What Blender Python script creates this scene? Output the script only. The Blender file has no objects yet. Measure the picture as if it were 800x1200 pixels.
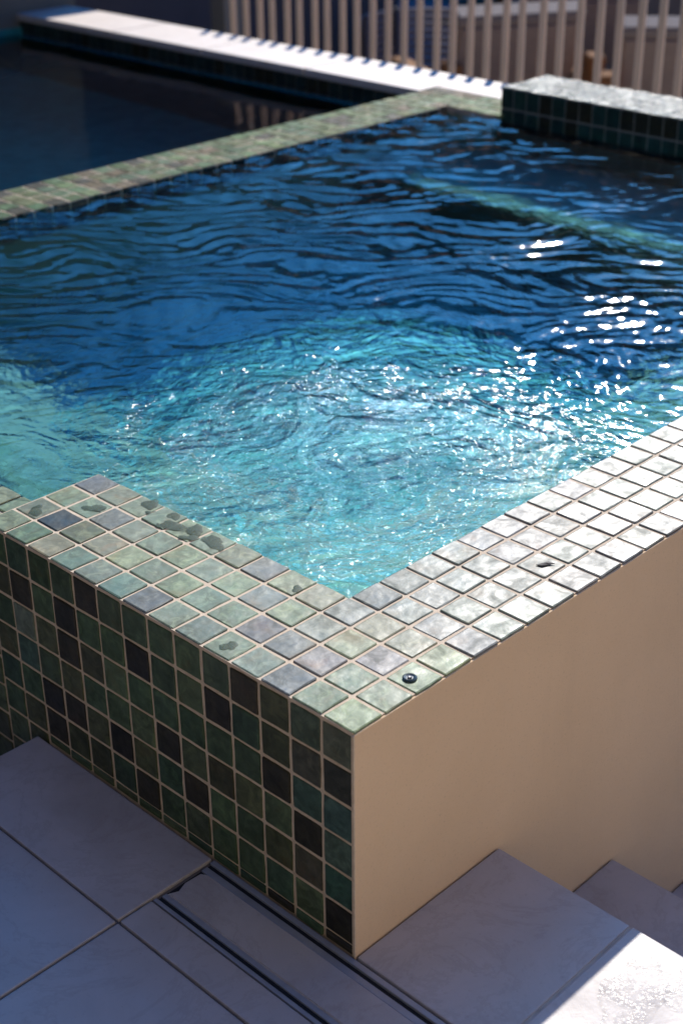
import bpy, bmesh, math, random
import numpy as np
from mathutils import Vector, Matrix

random.seed(7)
rng = np.random.default_rng(11)
sc = bpy.context.scene
COL = sc.collection
T = 0.05                                    # one mosaic tile pitch in metres; all sizes below are in tiles

# ------------------------------------------------------------------ camera
cam_d = bpy.data.cameras.new('camera')
cam = bpy.data.objects.new('camera', cam_d)
COL.objects.link(cam)
sc.camera = cam
RT = Vector((0.69707538, -0.71695656, -0.00769495))
DN = Vector((-0.34088617, -0.32195359, -0.88325676))
FW = Vector((0.63077931, 0.61831965, -0.46882649))
CP = Vector((-18.15759478, -17.49310521, 18.74340984)) * T
cam.matrix_world = Matrix(((RT.x, -DN.x, -FW.x, CP.x), (RT.y, -DN.y, -FW.y, CP.y),
                           (RT.z, -DN.z, -FW.z, CP.z), (0, 0, 0, 1)))
cam_d.sensor_fit = 'VERTICAL'
cam_d.sensor_height = 36.0
cam_d.lens = 1708.5 / 1200 * 36.0
cam_d.clip_start, cam_d.clip_end = 0.05, 6000
cam_d.dof.use_dof = True
cam_d.dof.focus_distance = 37.0 * T
cam_d.dof.aperture_fstop = 4.8
sc.render.resolution_x, sc.render.resolution_y = 682, 1024

# ------------------------------------------------------------------ sky, sun, exposure
SUN = Vector((1.2, 0.695, 1.0)).normalized()
world = bpy.data.worlds.new('World')
sc.world = world
world.use_nodes = True
wn = world.node_tree.nodes
sky = wn.new('ShaderNodeTexSky')
sky.sky_type = 'NISHITA'
sky.sun_disc = False
sky.sun_elevation = math.asin(SUN.z)
sky.sun_rotation = math.atan2(SUN.x, SUN.y)
sky.dust_density = 6.0
sky.air_density = 1.2
sky.ozone_density = 4.0
tint = wn.new('ShaderNodeMix')               # camera white balance: daylight set for the sun leaves the open sky strongly blue
tint.data_type, tint.blend_type = 'RGBA', 'MULTIPLY'
tint.inputs[0].default_value = 1.0
tint.inputs[7].default_value = (0.12, 0.68, 1.85, 1)
world.node_tree.links.new(sky.outputs[0], tint.inputs[6])
world.node_tree.links.new(tint.outputs[2], wn['Background'].inputs[0])
wn['Background'].inputs[1].default_value = 0.052
sun_d = bpy.data.lights.new('sun', 'SUN')
sun_d.energy = 4.9
sun_d.angle = math.radians(0.53)
sun_d.color = (1.0, 0.93, 0.83)
sun_d.cycles.is_caustics_light = True
sun = bpy.data.objects.new('sun', sun_d)
COL.objects.link(sun)
sun.rotation_euler = SUN.to_track_quat('Z', 'Y').to_euler()
sc.view_settings.view_transform = 'Standard'
sc.view_settings.look = 'None'
sc.view_settings.gamma = 1
sc.view_settings.exposure = 0.35
sc.render.engine = 'CYCLES'
sc.cycles.use_denoising = True
sc.cycles.max_bounces = 12
sc.cycles.transmission_bounces = 10
sc.cycles.sample_clamp_indirect = 6
sc.cycles.caustics_refractive = True
sc.cycles.blur_glossy = 0.0

# ------------------------------------------------------------------ helpers
def tag(o, label=None, cat=None, group=None, kind=None):
    for k, v in (('label', label), ('category', cat), ('group', group), ('kind', kind)):
        if v:
            o[k] = v
    return o

def empty(name, loc=(0, 0, 0), rz=0.0):
    o = bpy.data.objects.new(name, None)
    COL.objects.link(o)
    o.location = Vector(loc) * T
    o.rotation_euler = (0, 0, rz)
    o.empty_display_size = 0.05
    return o

def link(name, me, mat=None, parent=None, smooth=False):
    o = bpy.data.objects.new(name, me)
    COL.objects.link(o)
    if mat is not None and not me.materials:
        me.materials.append(mat)
    if parent is not None:
        o.parent = parent
    if smooth:
        me.polygons.foreach_set('use_smooth', [True] * len(me.polygons))
    return o

def mesh(name, verts, faces):
    me = bpy.data.meshes.new(name)
    me.from_pydata([(x * T, y * T, z * T) for x, y, z in verts], [], faces)
    me.update()
    return me

def box_into(V, F, x0, x1, y0, y1, z0, z1):
    n = len(V)
    V += [(x0, y0, z0), (x1, y0, z0), (x1, y1, z0), (x0, y1, z0), (x0, y0, z1), (x1, y0, z1), (x1, y1, z1), (x0, y1, z1)]
    F += [tuple(n + i for i in f) for f in ((3, 2, 1, 0), (4, 5, 6, 7), (0, 1, 5, 4), (1, 2, 6, 5), (2, 3, 7, 6), (3, 0, 4, 7))]

def boxes(name, bl, mat, parent=None, bevel=0.0, seg=2):
    V, F = [], []
    for b in bl:
        box_into(V, F, *b)
    me = mesh(name, V, F)
    if bevel:
        bm = bmesh.new()
        bm.from_mesh(me)
        bmesh.ops.bevel(bm, geom=bm.edges[:], offset=bevel * T, segments=seg, affect='EDGES', profile=0.6)
        bm.to_mesh(me)
        bm.free()
    return link(name, me, mat, parent)

def blob(name, cx, cy, r, z, h, mat, parent=None, seed=0, el=1.0, rot=0.0, n=18):
    """a low irregular lens: a puddle, drop or stain film"""
    g = random.Random(seed)
    ph = [g.uniform(0, 6.28) for _ in range(4)]
    V = [(cx, cy, z + h)]
    F = []
    for q, (fr, fz) in enumerate(((0.55, 0.85), (0.9, 0.45), (1.0, 0.0))):
        for i in range(n):
            a = 2 * math.pi * i / n
            rr = r * fr * (1 + 0.22 * math.sin(2 * a + ph[0]) + 0.14 * math.sin(3 * a + ph[1]) + 0.09 * math.sin(5 * a + ph[2]) + .05 * math.sin(9 * a + ph[3]))
            x, y = rr * math.cos(a) * el, rr * math.sin(a)
            V.append((cx + x * math.cos(rot) - y * math.sin(rot), cy + x * math.sin(rot) + y * math.cos(rot), z + h * fz))
    for i in range(n):
        F.append((0, 1 + i, 1 + (i + 1) % n))
        for q in (0, 1):
            a = 1 + q * n
            F.append((a + i, a + n + i, a + n + (i + 1) % n, a + (i + 1) % n))
    return link(name, mesh(name, V, F), mat, parent, True)

def disc(name, cx, cy, r, z, h, mat, parent, n=20):
    V = [(cx + r * math.cos(6.28318 * i / n), cy + r * math.sin(6.28318 * i / n), z) for i in range(n)]
    V += [(cx + r * math.cos(6.28318 * i / n), cy + r * math.sin(6.28318 * i / n), z + h * .6) for i in range(n)]
    V += [(cx + r * .8 * math.cos(6.28318 * i / n), cy + r * .8 * math.sin(6.28318 * i / n), z + h) for i in range(n)]
    V += [(cx + r * .45 * math.cos(6.28318 * i / n), cy + r * .45 * math.sin(6.28318 * i / n), z + h * .55) for i in range(n)]
    F = [(q * n + i, q * n + (i + 1) % n, (q + 1) * n + (i + 1) % n, (q + 1) * n + i) for q in range(3) for i in range(n)]
    F.append(tuple(range(3 * n, 4 * n)))
    return link(name, mesh(name, V, F), mat, parent)

# ------------------------------------------------------------------ materials
class NT:
    def __init__(s, name):
        s.m = bpy.data.materials.new(name)
        s.m.use_nodes = True
        s.t = s.m.node_tree
        s.b = s.t.nodes['Principled BSDF']
        s.o = s.t.nodes['Material Output']
    def n(s, typ, **kw):
        nd = s.t.nodes.new('ShaderNode' + typ)
        for k, v in kw.items():
            if hasattr(nd, k) and not k.startswith('i_'):
                setattr(nd, k, v)
        return nd
    def l(s, a, b):
        s.t.links.new(a, b)
    def coord(s, per_object=True):
        tc = s.n('TexCoord')
        if not per_object:
            g = s.n('NewGeometry')
            return g.outputs['Position']
        oi = s.n('ObjectInfo')
        sc_ = s.n('VectorMath', operation='SCALE')
        cb = s.n('CombineXYZ')
        m1 = s.n('Math', operation='MULTIPLY'); m1.inputs[1].default_value = 37.0
        m2 = s.n('Math', operation='MULTIPLY'); m2.inputs[1].default_value = 91.0
        s.l(oi.outputs['Random'], m1.inputs[0]); s.l(oi.outputs['Random'], m2.inputs[0])
        s.l(m1.outputs[0], cb.inputs[0]); s.l(m2.outputs[0], cb.inputs[1]); s.l(m1.outputs[0], cb.inputs[2])
        ad = s.n('VectorMath', operation='ADD')
        s.l(tc.outputs['Object'], ad.inputs[0]); s.l(cb.outputs[0], ad.inputs[1])
        return ad.outputs[0]
    def noise(s, vec, scale, detail=4, rough=0.55, dist=0.0):
        nd = s.n('TexNoise')
        nd.inputs['Scale'].default_value = scale
        nd.inputs['Detail'].default_value = detail
        nd.inputs['Roughness'].default_value = rough
        nd.inputs['Distortion'].default_value = dist
        s.l(vec, nd.inputs['Vector'])
        return nd.outputs['Fac']
    def ramp(s, fac, stops):
        r = s.n('ValToRGB')
        while len(r.color_ramp.elements) < len(stops):
            r.color_ramp.elements.new(0.5)
        for e, (p, c) in zip(r.color_ramp.elements, stops):
            e.position = p
            e.color = (*c, 1) if isinstance(c, tuple) else (c, c, c, 1)
        s.l(fac, r.inputs[0])
        return r.outputs[0]
    def mix(s, fac, a, b, mode='MIX'):
        nd = s.n('Mix', data_type='RGBA', blend_type=mode)
        if isinstance(fac, (int, float)):
            nd.inputs[0].default_value = fac
        else:
            s.l(fac, nd.inputs[0])
        for i, v in ((6, a), (7, b)):
            if isinstance(v, tuple):
                nd.inputs[i].default_value = (*v, 1)
            else:
                s.l(v, nd.inputs[i])
        return nd.outputs[2]
    def bump(s, h, strength, dist=0.002, normal=None):
        nd = s.n('Bump')
        nd.inputs['Strength'].default_value = strength
        nd.inputs['Distance'].default_value = dist
        s.l(h, nd.inputs['Height'])
        if normal is not None:
            s.l(normal, nd.inputs['Normal'])
        return nd.outputs[0]
    def set(s, **kw):
        for k, v in kw.items():
            k = k.replace('_', ' ')
            if isinstance(v, (int, float)):
                s.b.inputs[k].default_value = v
            elif isinstance(v, tuple):
                s.b.inputs[k].default_value = (*v, 1)
            else:
                s.l(v, s.b.inputs[k])
        return s.m

def mat_glaze(name, rough=0.30, bumpk=0.35, wet=0.0, spec=0.55):
    """hand-made glazed mosaic: the object's own colour clouded with rusty, dark and milky patches"""
    k = NT(name)
    v = k.coord()
    oi = k.n('ObjectInfo')
    base = oi.outputs['Color']
    f1 = k.noise(v, 32, 4, 0.6, 0.8)
    c = k.mix(k.ramp(f1, [(0.40, 0.0), (0.70, 0.9)]), base, k.mix(1.0, base, (0.42, 0.46, 0.42), 'MULTIPLY'))
    f2 = k.noise(v, 45, 5, 0.65, 1.2)
    c = k.mix(k.ramp(f2, [(0.48, 0.0), (0.68, 0.75)]), c, k.mix(1.0, base, (1.75, 1.7, 1.65), 'MULTIPLY'))
    f3 = k.noise(v, 24, 3, 0.5, 0.5)
    c = k.mix(k.ramp(f3, [(0.58, 0.0), (0.74, 0.5)]), c, k.mix(1.0, base, (1.25, 0.78, 0.5), 'MULTIPLY'))
    f4 = k.noise(v, 420, 3, 0.6)
    c = k.mix(k.ramp(f4, [(0.62, 0.0), (0.72, 0.35)]), c, k.mix(1.0, base, (0.45, 0.45, 0.45), 'MULTIPLY'))
    r = k.ramp(f1, [(0.3, rough * 0.75), (0.7, rough * 1.35)])
    h1 = k.noise(v, 30, 2, 0.5)
    h2 = k.noise(v, 170, 3, 0.6)
    n1 = k.bump(h1, bumpk, 0.006)
    n2 = k.bump(h2, bumpk * 0.35, 0.0015, n1)
    if wet:
        n2 = k.bump(k.noise(v, 75, 3, 0.6, 0.4), wet, 0.010, n2)
    return k.set(Base_Color=c, Roughness=r, Normal=n2, Specular_IOR_Level=spec)

def mat_simple(name, col, col2=None, scale=20, rough=0.6, bump=0.2, bscale=150, bdist=0.001, per_object=True, metallic=0.0, lo=0.35, hi=0.7):
    k = NT(name)
    v = k.coord(per_object)
    f = k.noise(v, scale, 5, 0.6, 0.4)
    c = k.ramp(f, [(lo, col), (hi, col2 or tuple(x * 0.8 for x in col))])
    n = k.bump(k.noise(v, bscale, 4, 0.6), bump, bdist)
    return k.set(Base_Color=c, Roughness=rough, Normal=n, Metallic=metallic)

M = {}
M['glaze'] = mat_glaze('glazed_mosaic', rough=0.38, spec=0.3)
M['glaze_top'] = mat_glaze('glazed_mosaic_top', rough=0.42, bumpk=0.30, spec=0.26)
M['glaze_wet'] = mat_glaze('wet_glazed_mosaic', rough=0.26, bumpk=0.5, wet=0.8, spec=0.4)
M['glaze_matte'] = mat_glaze('weathered_mosaic_top', rough=0.6, bumpk=0.3, spec=0.08)
M['grout'] = mat_simple('sand_grout', (0.62, 0.49, 0.35), (0.50, 0.38, 0.26), 60, 0.85, 0.4, 500, per_object=False)
M['dark_grout'] = mat_simple('grey_grout', (0.24, 0.24, 0.21), (0.16, 0.16, 0.14), 60, 0.85, 0.3, 500, per_object=False)

def mat_render():
    k = NT('tan_render')
    v = k.coord(False)
    f = k.noise(v, 3.0, 4, 0.6, 0.3)
    c = k.ramp(f, [(0.3, (0.68, 0.48, 0.285)), (0.7, (0.74, 0.53, 0.325))])
    g = k.noise(v, 260, 3, 0.7)
    c = k.mix(k.ramp(g, [(0.58, 0.0), (0.70, 0.35)]), c, (0.36, 0.26, 0.175))
    sx = k.n('Mapping'); sx.inputs['Scale'].default_value = (14, 14, 1.6); k.l(v, sx.inputs[0])
    rn = k.noise(sx.outputs[0], 1.0, 4, 0.6)
    c = k.mix(k.ramp(rn, [(0.55, 0.0), (0.80, 0.10)]), c, (0.44, 0.315, 0.20))
    n = k.bump(k.noise(v, 420, 4, 0.7), 0.6, 0.0014)
    n = k.bump(k.noise(v, 26, 3, 0.55), 0.35, 0.004, n)
    return k.set(Base_Color=c, Roughness=0.9, Normal=n)
M['render'] = mat_render()

def mat_paver(name, a, b, vein):
    k = NT(name)
    v = k.coord()
    f = k.noise(v, 6, 6, 0.62, 0.9)
    c = k.ramp(f, [(0.3, a), (0.7, b)])
    w = k.noise(v, 7, 7, 0.72, 0.9)
    c = k.mix(k.ramp(w, [(0.46, 0.0), (0.495, 0.22), (0.50, 0.22), (0.53, 0.0)]), c, vein)
    st = k.noise(v, 3.2, 4, 0.6, 1.0)
    c = k.mix(k.ramp(st, [(0.55, 0.0), (0.75, 0.45)]), c, vein)
    g = k.noise(v, 180, 4, 0.7)
    c = k.mix(k.ramp(g, [(0.60, 0.0), (0.70, 0.25)]), c, vein)
    wet = k.noise(v, 5, 3, 0.5, 0.6)
    r = k.ramp(wet, [(0.35, 0.32), (0.65, 0.55)])
    n = k.bump(k.noise(v, 55, 5, 0.65), 0.25, 0.002)
    return k.set(Base_Color=c, Roughness=r, Normal=n)
M['paver'] = mat_paver('stone_paver', (0.44, 0.41, 0.41), (0.365, 0.34, 0.335), (0.24, 0.20, 0.175))
M['joint'] = mat_simple('paving_joint', (0.17, 0.15, 0.14), (0.11, 0.095, 0.09), 40, 0.9, 0.4, 400, per_object=False)
M['pale_joint'] = mat_simple('pale_paving_joint', (0.5, 0.44, 0.38), (0.36, 0.31, 0.27), 40, 0.9, 0.4, 400, per_object=False)
M['metal'] = mat_simple('drain_frame', (0.34, 0.35, 0.38), (0.27, 0.28, 0.31), 30, 0.45, 0.05, 300, metallic=0.3)
M['black'] = mat_simple('black_channel', (0.006, 0.006, 0.007), None, 30, 0.7, 0.1, 300)
M['coping'] = mat_simple('white_coping_stone', (0.62, 0.54, 0.48), (0.54, 0.46, 0.40), 14, 0.6, 0.2, 120)
M['picket'] = mat_simple('beige_painted_picket', (0.80, 0.59, 0.43), (0.76, 0.56, 0.41), 10, 0.5, 0.03, 200)
M['house'] = mat_simple('pale_house_render', (0.21, 0.20, 0.155), (0.18, 0.175, 0.135), 3, 0.9, 0.3, 200, per_object=False)
M['sky_block'] = mat_simple('dark_sky_block', (0.05, 0.045, 0.032), (0.04, 0.035, 0.026), 3, 0.9, 0.3, 200, per_object=False)
M['cream'] = mat_simple('cream_bounce_wall', (0.86, 0.70, 0.52), (0.82, 0.66, 0.48), 3, 0.9, 0.3, 200, per_object=False)
M['house_dark'] = mat_simple('charcoal_cladding', (0.115, 0.105, 0.105), (0.09, 0.085, 0.085), 3, 0.8, 0.2, 120, per_object=False)
M['olive'] = mat_simple('olive_render', (0.21, 0.21, 0.185), None, 3, 0.9, 0.2, 120, per_object=False)
M['glass_dark'] = mat_simple('dark_door_glass', (0.01, 0.011, 0.014), None, 3, 0.08, 0.0, 100)
M['teak'] = mat_simple('teak', (0.26, 0.12, 0.045), (0.19, 0.085, 0.03), 30, 0.95, 0.2, 150)
M['sling'] = mat_simple('grey_sling_fabric', (0.34, 0.26, 0.215), (0.26, 0.20, 0.17), 60, 0.9, 0.4, 500)
M['piping'] = mat_simple('pale_fabric_top', (0.26, 0.22, 0.20), (0.22, 0.18, 0.165), 60, 0.9, 0.3, 500)
M['rope'] = mat_simple('woven_rope', (0.36, 0.31, 0.28), (0.24, 0.21, 0.19), 80, 0.9, 0.5, 500)
M['debris'] = mat_simple('dry_leaf', (0.13, 0.115, 0.095), (0.06, 0.052, 0.045), 200, 0.7, 0.4, 500)
M['plug'] = mat_simple('dark_plastic_plug', (0.02, 0.035, 0.04), (0.03, 0.05, 0.055), 200, 0.35, 0.1, 500)

def mat_damp(name, col, rough):
    k = NT(name)
    v = k.coord(False)
    f = k.noise(v, 160, 4, 0.6, 0.5)
    c = k.ramp(f, [(0.35, col), (0.7, tuple(x * 0.65 for x in col))])
    k.set(Base_Color=c, Roughness=rough, Normal=k.bump(k.noise(v, 90, 2), 0.2, 0.001), Specular_IOR_Level=0.2)
    e = k.noise(v, 60, 4, 0.65, 0.4)
    k.l(k.ramp(e, [(0.30, 0.25), (0.52, 0.85)]), k.b.inputs['Alpha'])
    return k.m
M['damp'] = mat_damp('damp_glaze_film', (0.028, 0.062, 0.030), 0.55)

def mat_puddle():
    k = NT('water_film')
    v = k.coord(False)
    n = k.bump(k.noise(v, 120, 3, 0.55, 0.6), 0.5, 0.003)
    k.set(Base_Color=(0.52, 0.49, 0.48), Roughness=0.16, Normal=n, IOR=1.33)
    e = k.noise(v, 40, 4, 0.6, 0.5)
    k.l(k.ramp(e, [(0.36, 0.0), (0.75, 0.45)]), k.b.inputs['Alpha'])
    return k.m
M['puddle'] = mat_puddle()

def mat_shell(name, cols, pitch=1.0, grout=(0.55, 0.42, 0.36)):
    """submerged mosaic lining, always seen through moving water"""
    k = NT(name)
    g = k.n('NewGeometry')
    sp = k.n('SeparateXYZ'); k.l(g.outputs['Position'], sp.inputs[0])
    sn = k.n('SeparateXYZ'); k.l(g.outputs['True Normal'], sn.inputs[0])
    ax = k.n('Math', operation='ABSOLUTE'); k.l(sn.outputs[0], ax.inputs[0])
    ay = k.n('Math', operation='ABSOLUTE'); k.l(sn.outputs[1], ay.inputs[0])
    az = k.n('Math', operation='ABSOLUTE'); k.l(sn.outputs[2], az.inputs[0])
    def lin(x, fx, y, fy):
        a = k.n('Math', operation='MULTIPLY'); k.l(x, a.inputs[0]); k.l(fx, a.inputs[1])
        b = k.n('Math', operation='MULTIPLY_ADD'); k.l(y, b.inputs[0]); k.l(fy, b.inputs[1]); k.l(a.outputs[0], b.inputs[2])
        return b.outputs[0]
    s1 = k.n('Math', operation='SUBTRACT'); s1.inputs[0].default_value = 1; k.l(ax.outputs[0], s1.inputs[1])
    s2 = k.n('Math', operation='SUBTRACT'); s2.inputs[0].default_value = 1; k.l(az.outputs[0], s2.inputs[1])
    u = lin(sp.outputs[0], s1.outputs[0], sp.outputs[1], ax.outputs[0])
    w = lin(sp.outputs[2], s2.outputs[0], sp.outputs[1], az.outputs[0])
    cb = k.n('CombineXYZ'); k.l(u, cb.inputs[0]); k.l(w, cb.inputs[1])
    br = k.n('TexBrick')
    br.offset = 0.0
    br.inputs['Scale'].default_value = 1.0 / (T * pitch)
    br.inputs['Mortar Size'].default_value = 0.035
    br.inputs['Brick Width'].default_value = 1.0
    br.inputs['Row Height'].default_value = 1.0
    br.inputs['Color1'].default_value = (*cols[0], 1)
    br.inputs['Color2'].default_value = (*cols[1], 1)
    br.inputs['Mortar'].default_value = (*grout, 1)
    k.l(cb.outputs[0], br.inputs['Vector'])
    f = k.noise(g.outputs['Position'], 30, 4, 0.6)
    c = k.mix(k.ramp(f, [(0.4, 0.0), (0.75, 0.5)]), br.outputs['Color'], k.mix(1.0, br.outputs['Color'], (0.6, 0.62, 0.6), 'MULTIPLY'))
    return k.set(Base_Color=c, Roughness=0.5)
M['shell'] = mat_shell('spa_lining', ((0.76, 0.46, 0.36), (0.86, 0.54, 0.43)))
M['pool_shell'] = mat_shell('pool_lining', ((0.03, 0.26, 0.24), (0.05, 0.33, 0.30)), grout=(0.06, 0.30, 0.27))

def mat_water(name, absorb, density, bumps):
    k = NT(name)
    v = k.coord(False)
    n = None
    for scale, strength, dist in bumps:
        n = k.bump(k.noise(v, scale, 3, 0.55, 0.8), strength, dist, n)
    k.set(Base_Color=(1.0, 1.0, 1.0), Roughness=0.0, IOR=1.333, Transmission_Weight=1.0)
    if n is not None:
        k.l(n, k.b.inputs['Normal'])
    va = k.n('VolumeAbsorption')
    va.inputs['Color'].default_value = (*absorb, 1)
    va.inputs['Density'].default_value = density
    k.l(va.outputs[0], k.o.inputs['Volume'])
    return k.m
def mat_refract():
    k = NT('spa_water_body')
    k.t.nodes.remove(k.b)
    r = k.n('BsdfRefraction')
    r.inputs['Color'].default_value = (0.46, 0.96, 1.0, 1)
    r.inputs['Roughness'].default_value = 0.0
    r.inputs['IOR'].default_value = 1.333
    g = k.n('NewGeometry')
    ds = k.n('VectorMath', operation='DISTANCE'); ds.inputs[1].default_value = (11.5 * T, 9.5 * T, 0)
    k.l(g.outputs['Position'], ds.inputs[0])
    mr = k.n('MapRange'); k.l(ds.outputs['Value'], mr.inputs[0])
    for i, v in zip((1, 2, 3, 4), (0.25, 1.2, 1.0, 0.06)):
        mr.inputs[i].default_value = v
    fa = k.noise(g.outputs['Position'], 52, 4, 0.65, 0.8)
    fb = k.noise(g.outputs['Position'], 17, 2, 0.5, 1.0)
    fm = k.n('Math', operation='MULTIPLY_ADD'); k.l(fb, fm.inputs[0]); fm.inputs[1].default_value = 1.8; k.l(fa, fm.inputs[2])
    f = fm.outputs[0]
    pt = k.ramp(k.noise(g.outputs['Position'], 5.5, 3, 0.6, 1.2), [(0.34, 0.35), (0.62, 1.25)])
    h0 = k.n('Math', operation='MULTIPLY'); k.l(f, h0.inputs[0]); k.l(mr.outputs[0], h0.inputs[1])
    h = k.n('Math', operation='MULTIPLY'); k.l(h0.outputs[0], h.inputs[0]); k.l(pt, h.inputs[1])
    k.l(k.bump(h.outputs[0], 1.0, 0.026), r.inputs['Normal'])
    k.l(r.outputs[0], k.o.inputs['Surface'])
    return k.m

def mat_surface():
    """the mirror half of the water surface: Schlick reflection over clear transmission"""
    k = NT('spa_water_surface')
    k.t.nodes.remove(k.b)
    g = k.n('NewGeometry')
    ds = k.n('VectorMath', operation='DISTANCE'); ds.inputs[1].default_value = (9.0 * T, 9.5 * T, 0)
    k.l(g.outputs['Position'], ds.inputs[0])
    mr = k.n('MapRange'); k.l(ds.outputs['Value'], mr.inputs[0])
    for i, v in zip((1, 2, 3, 4), (0.12, 0.50, 1.0, 0.04)):
        mr.inputs[i].default_value = v
    f = k.noise(g.outputs['Position'], 95, 3, 0.6, 0.6)
    h = k.n('Math', operation='MULTIPLY'); k.l(f, h.inputs[0]); k.l(mr.outputs[0], h.inputs[1])
    nb = k.bump(h.outputs[0], 0.9, 0.0065)
    dt = k.n('VectorMath', operation='DOT_PRODUCT')
    k.l(g.outputs['Incoming'], dt.inputs[0]); k.l(nb, dt.inputs[1])
    ab = k.n('Math', operation='ABSOLUTE'); k.l(dt.outputs['Value'], ab.inputs[0])
    om = k.n('Math', operation='SUBTRACT', use_clamp=True); om.inputs[0].default_value = 1.0; k.l(ab.outputs[0], om.inputs[1])
    pw = k.n('Math', operation='POWER'); k.l(om.outputs[0], pw.inputs[0]); pw.inputs[1].default_value = 5.0
    fr = k.n('Math', operation='MULTIPLY_ADD'); k.l(pw.outputs[0], fr.inputs[0]); fr.inputs[1].default_value = 0.98; fr.inputs[2].default_value = 0.02
    gl = k.n('BsdfGlossy'); gl.inputs['Roughness'].default_value = 0.062; k.l(nb, gl.inputs['Normal'])
    tr = k.n('BsdfTransparent')
    mx = k.n('MixShader'); k.l(fr.outputs[0], mx.inputs[0]); k.l(tr.outputs[0], mx.inputs[1]); k.l(gl.outputs[0], mx.inputs[2])
    k.l(mx.outputs[0], k.o.inputs['Surface'])
    return k.m
M['water'] = mat_refract()
M['surface'] = mat_surface()
M['pool_water'] = mat_water('pool_water', (0.0, 0.78, 0.76), 0.5, ((14, 0.05, 0.01),))

# ------------------------------------------------------------------ tile kit
def tile_mesh(name, seed, depth=0.13, gap=0.046, rim=0.032):
    """one hand-cut mosaic tile filling the unit square (less the joint), face up at z = 0"""
    g = random.Random(seed)
    a = [gap, gap + rim, 0.5, 1 - gap - rim, 1 - gap]
    V = []
    for j in range(5):
        for i in range(5):
            e = (i in (0, 4)) + (j in (0, 4))
            z = 0.0 if e == 0 else (-0.016 if e == 1 else -0.024)
            jx = g.uniform(-0.010, 0.010) if e else 0
            jy = g.uniform(-0.010, 0.010) if e else 0
            x, y = a[i], a[j]
            if e == 2:
                x += 0.012 if i == 0 else -0.012
                y += 0.012 if j == 0 else -0.012
            V.append((x + jx, y + jy, z))
    F = [(j * 5 + i, j * 5 + i + 1, j * 5 + i + 6, j * 5 + i + 5) for j in range(4) for i in range(4)]
    ring = [0, 1, 2, 3, 4, 9, 14, 19, 24, 23, 22, 21, 20, 15, 10, 5]
    n = len(V)
    V += [(V[i][0], V[i][1], -depth) for i in ring]
    for q in range(16):
        F.append((ring[q], n + q, n + (q + 1) % 16, ring[(q + 1) % 16]))
    return V, F

TILE_DATA = [tile_mesh('tile', s) for s in range(8)]
def tile_set(mat):
    out = []
    for V, F in TILE_DATA:
        me = mesh('tile', V, F)
        me.materials.append(mat)
        me.polygons.foreach_set('use_smooth', [False] * len(me.polygons))
        out.append(me)
    return out
TS = tile_set(M['glaze'])
TS_TOP = tile_set(M['glaze_top'])
TS_WET = tile_set(M['glaze_wet'])
TS_MATTE = tile_set(M['glaze_matte'])

GREENS = [(p[0] * 0.98, p[1] * 0.96, p[2] * 0.66) for p in [(0.050, 0.085, 0.055), (0.060, 0.100, 0.066), (0.042, 0.078, 0.060), (0.075, 0.105, 0.072), (0.062, 0.072, 0.042), (0.050, 0.080, 0.058), (0.072, 0.080, 0.052)]]
DARK = (0.028, 0.024, 0.011)
PALE = [(p[0], p[1] * 1.04, p[2] * 0.84) for p in [(0.19, 0.225, 0.15), (0.165, 0.205, 0.145), (0.215, 0.235, 0.16), (0.185, 0.21, 0.155), (0.22, 0.215, 0.16), (0.155, 0.19, 0.135)]]  # ledge palette: same tile as the face, painted lighter for sun gloss
LILAC = [(0.155, 0.155, 0.135), (0.135, 0.14, 0.125), (0.175, 0.172, 0.145)]

def place_tile(ts, parent, o, u, v, su, sv, color, name='tile', tilt=0.012):
    """o: corner in tiles; u, v: unit axes (u x v points out of the wall)"""
    ob = bpy.data.objects.new(name, random.choice(ts))
    COL.objects.link(ob)
    u, v = Vector(u), Vector(v)
    w = u.cross(v)
    k = random.gauss(0, tilt * 0.5), random.gauss(0, tilt * 0.5)
    w2 = (w + u * k[0] + v * k[1])
    lift = random.uniform(-0.012, 0.012)
    ob.parent = parent
    cu, cv = u * su, v * sv
    p = Vector(o) + w * lift
    m = Matrix(((cu.x, cv.x, w2.x, p.x * T), (cu.y, cv.y, w2.y, p.y * T), (cu.z, cv.z, w2.z, p.z * T), (0, 0, 0, 1)))
    # small tilt of the face about its own centre
    c = Vector((T / 2, T / 2, 0))
    q = Matrix.Translation(c) @ Matrix.Rotation(k[0], 4, 'X') @ Matrix.Rotation(k[1], 4, 'Y') @ Matrix.Translation(-c)
    m = Matrix(((cu.x, cv.x, w.x, p.x * T), (cu.y, cv.y, w.y, p.y * T), (cu.z, cv.z, w.z, p.z * T), (0, 0, 0, 1))) @ q
    ob.matrix_local = m
    ob.color = (*color, 1)
    return ob

def field(name, mat, parent, o, u, v, nu, nv, su, sv, col):
    """the tiles beyond the ones built singly: same geometry, joined"""
    u, v = Vector(u), Vector(v)
    w = u.cross(v)
    V, F = [], []
    for i in range(nu):
        for j in range(nv):
            tv, tf = random.choice(TILE_DATA)
            n = len(V)
            for x, y, z in tv:
                p = Vector(o) + u * ((i + x) * su) + v * ((j + y) * sv) + w * z
                V.append(tuple(p))
            F += [tuple(n + q for q in f) for f in tf]
    ob = link(name, mesh(name, V, F), mat, parent)
    ob.color = (*col, 1)
    ob['kind'] = 'stuff'
    return ob

def jitter(c, k=0.16):
    f = 1 + random.uniform(-k, k)
    return tuple(x * f * (1 + random.uniform(-0.05, 0.05)) for x in c)

def face_color(dark=0.13):
    if random.random() < dark:
        return jitter(DARK, 0.3)
    return jitter(random.choice(GREENS), 0.25)

WATER_Z = -0.13
FLOOR_Z = -15.6
X = (1, 0, 0); Y = (0, 1, 0); Z = (0, 0, 1); NX = (-1, 0, 0); NY = (0, -1, 0); NZ = (0, 0, -1)

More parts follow.
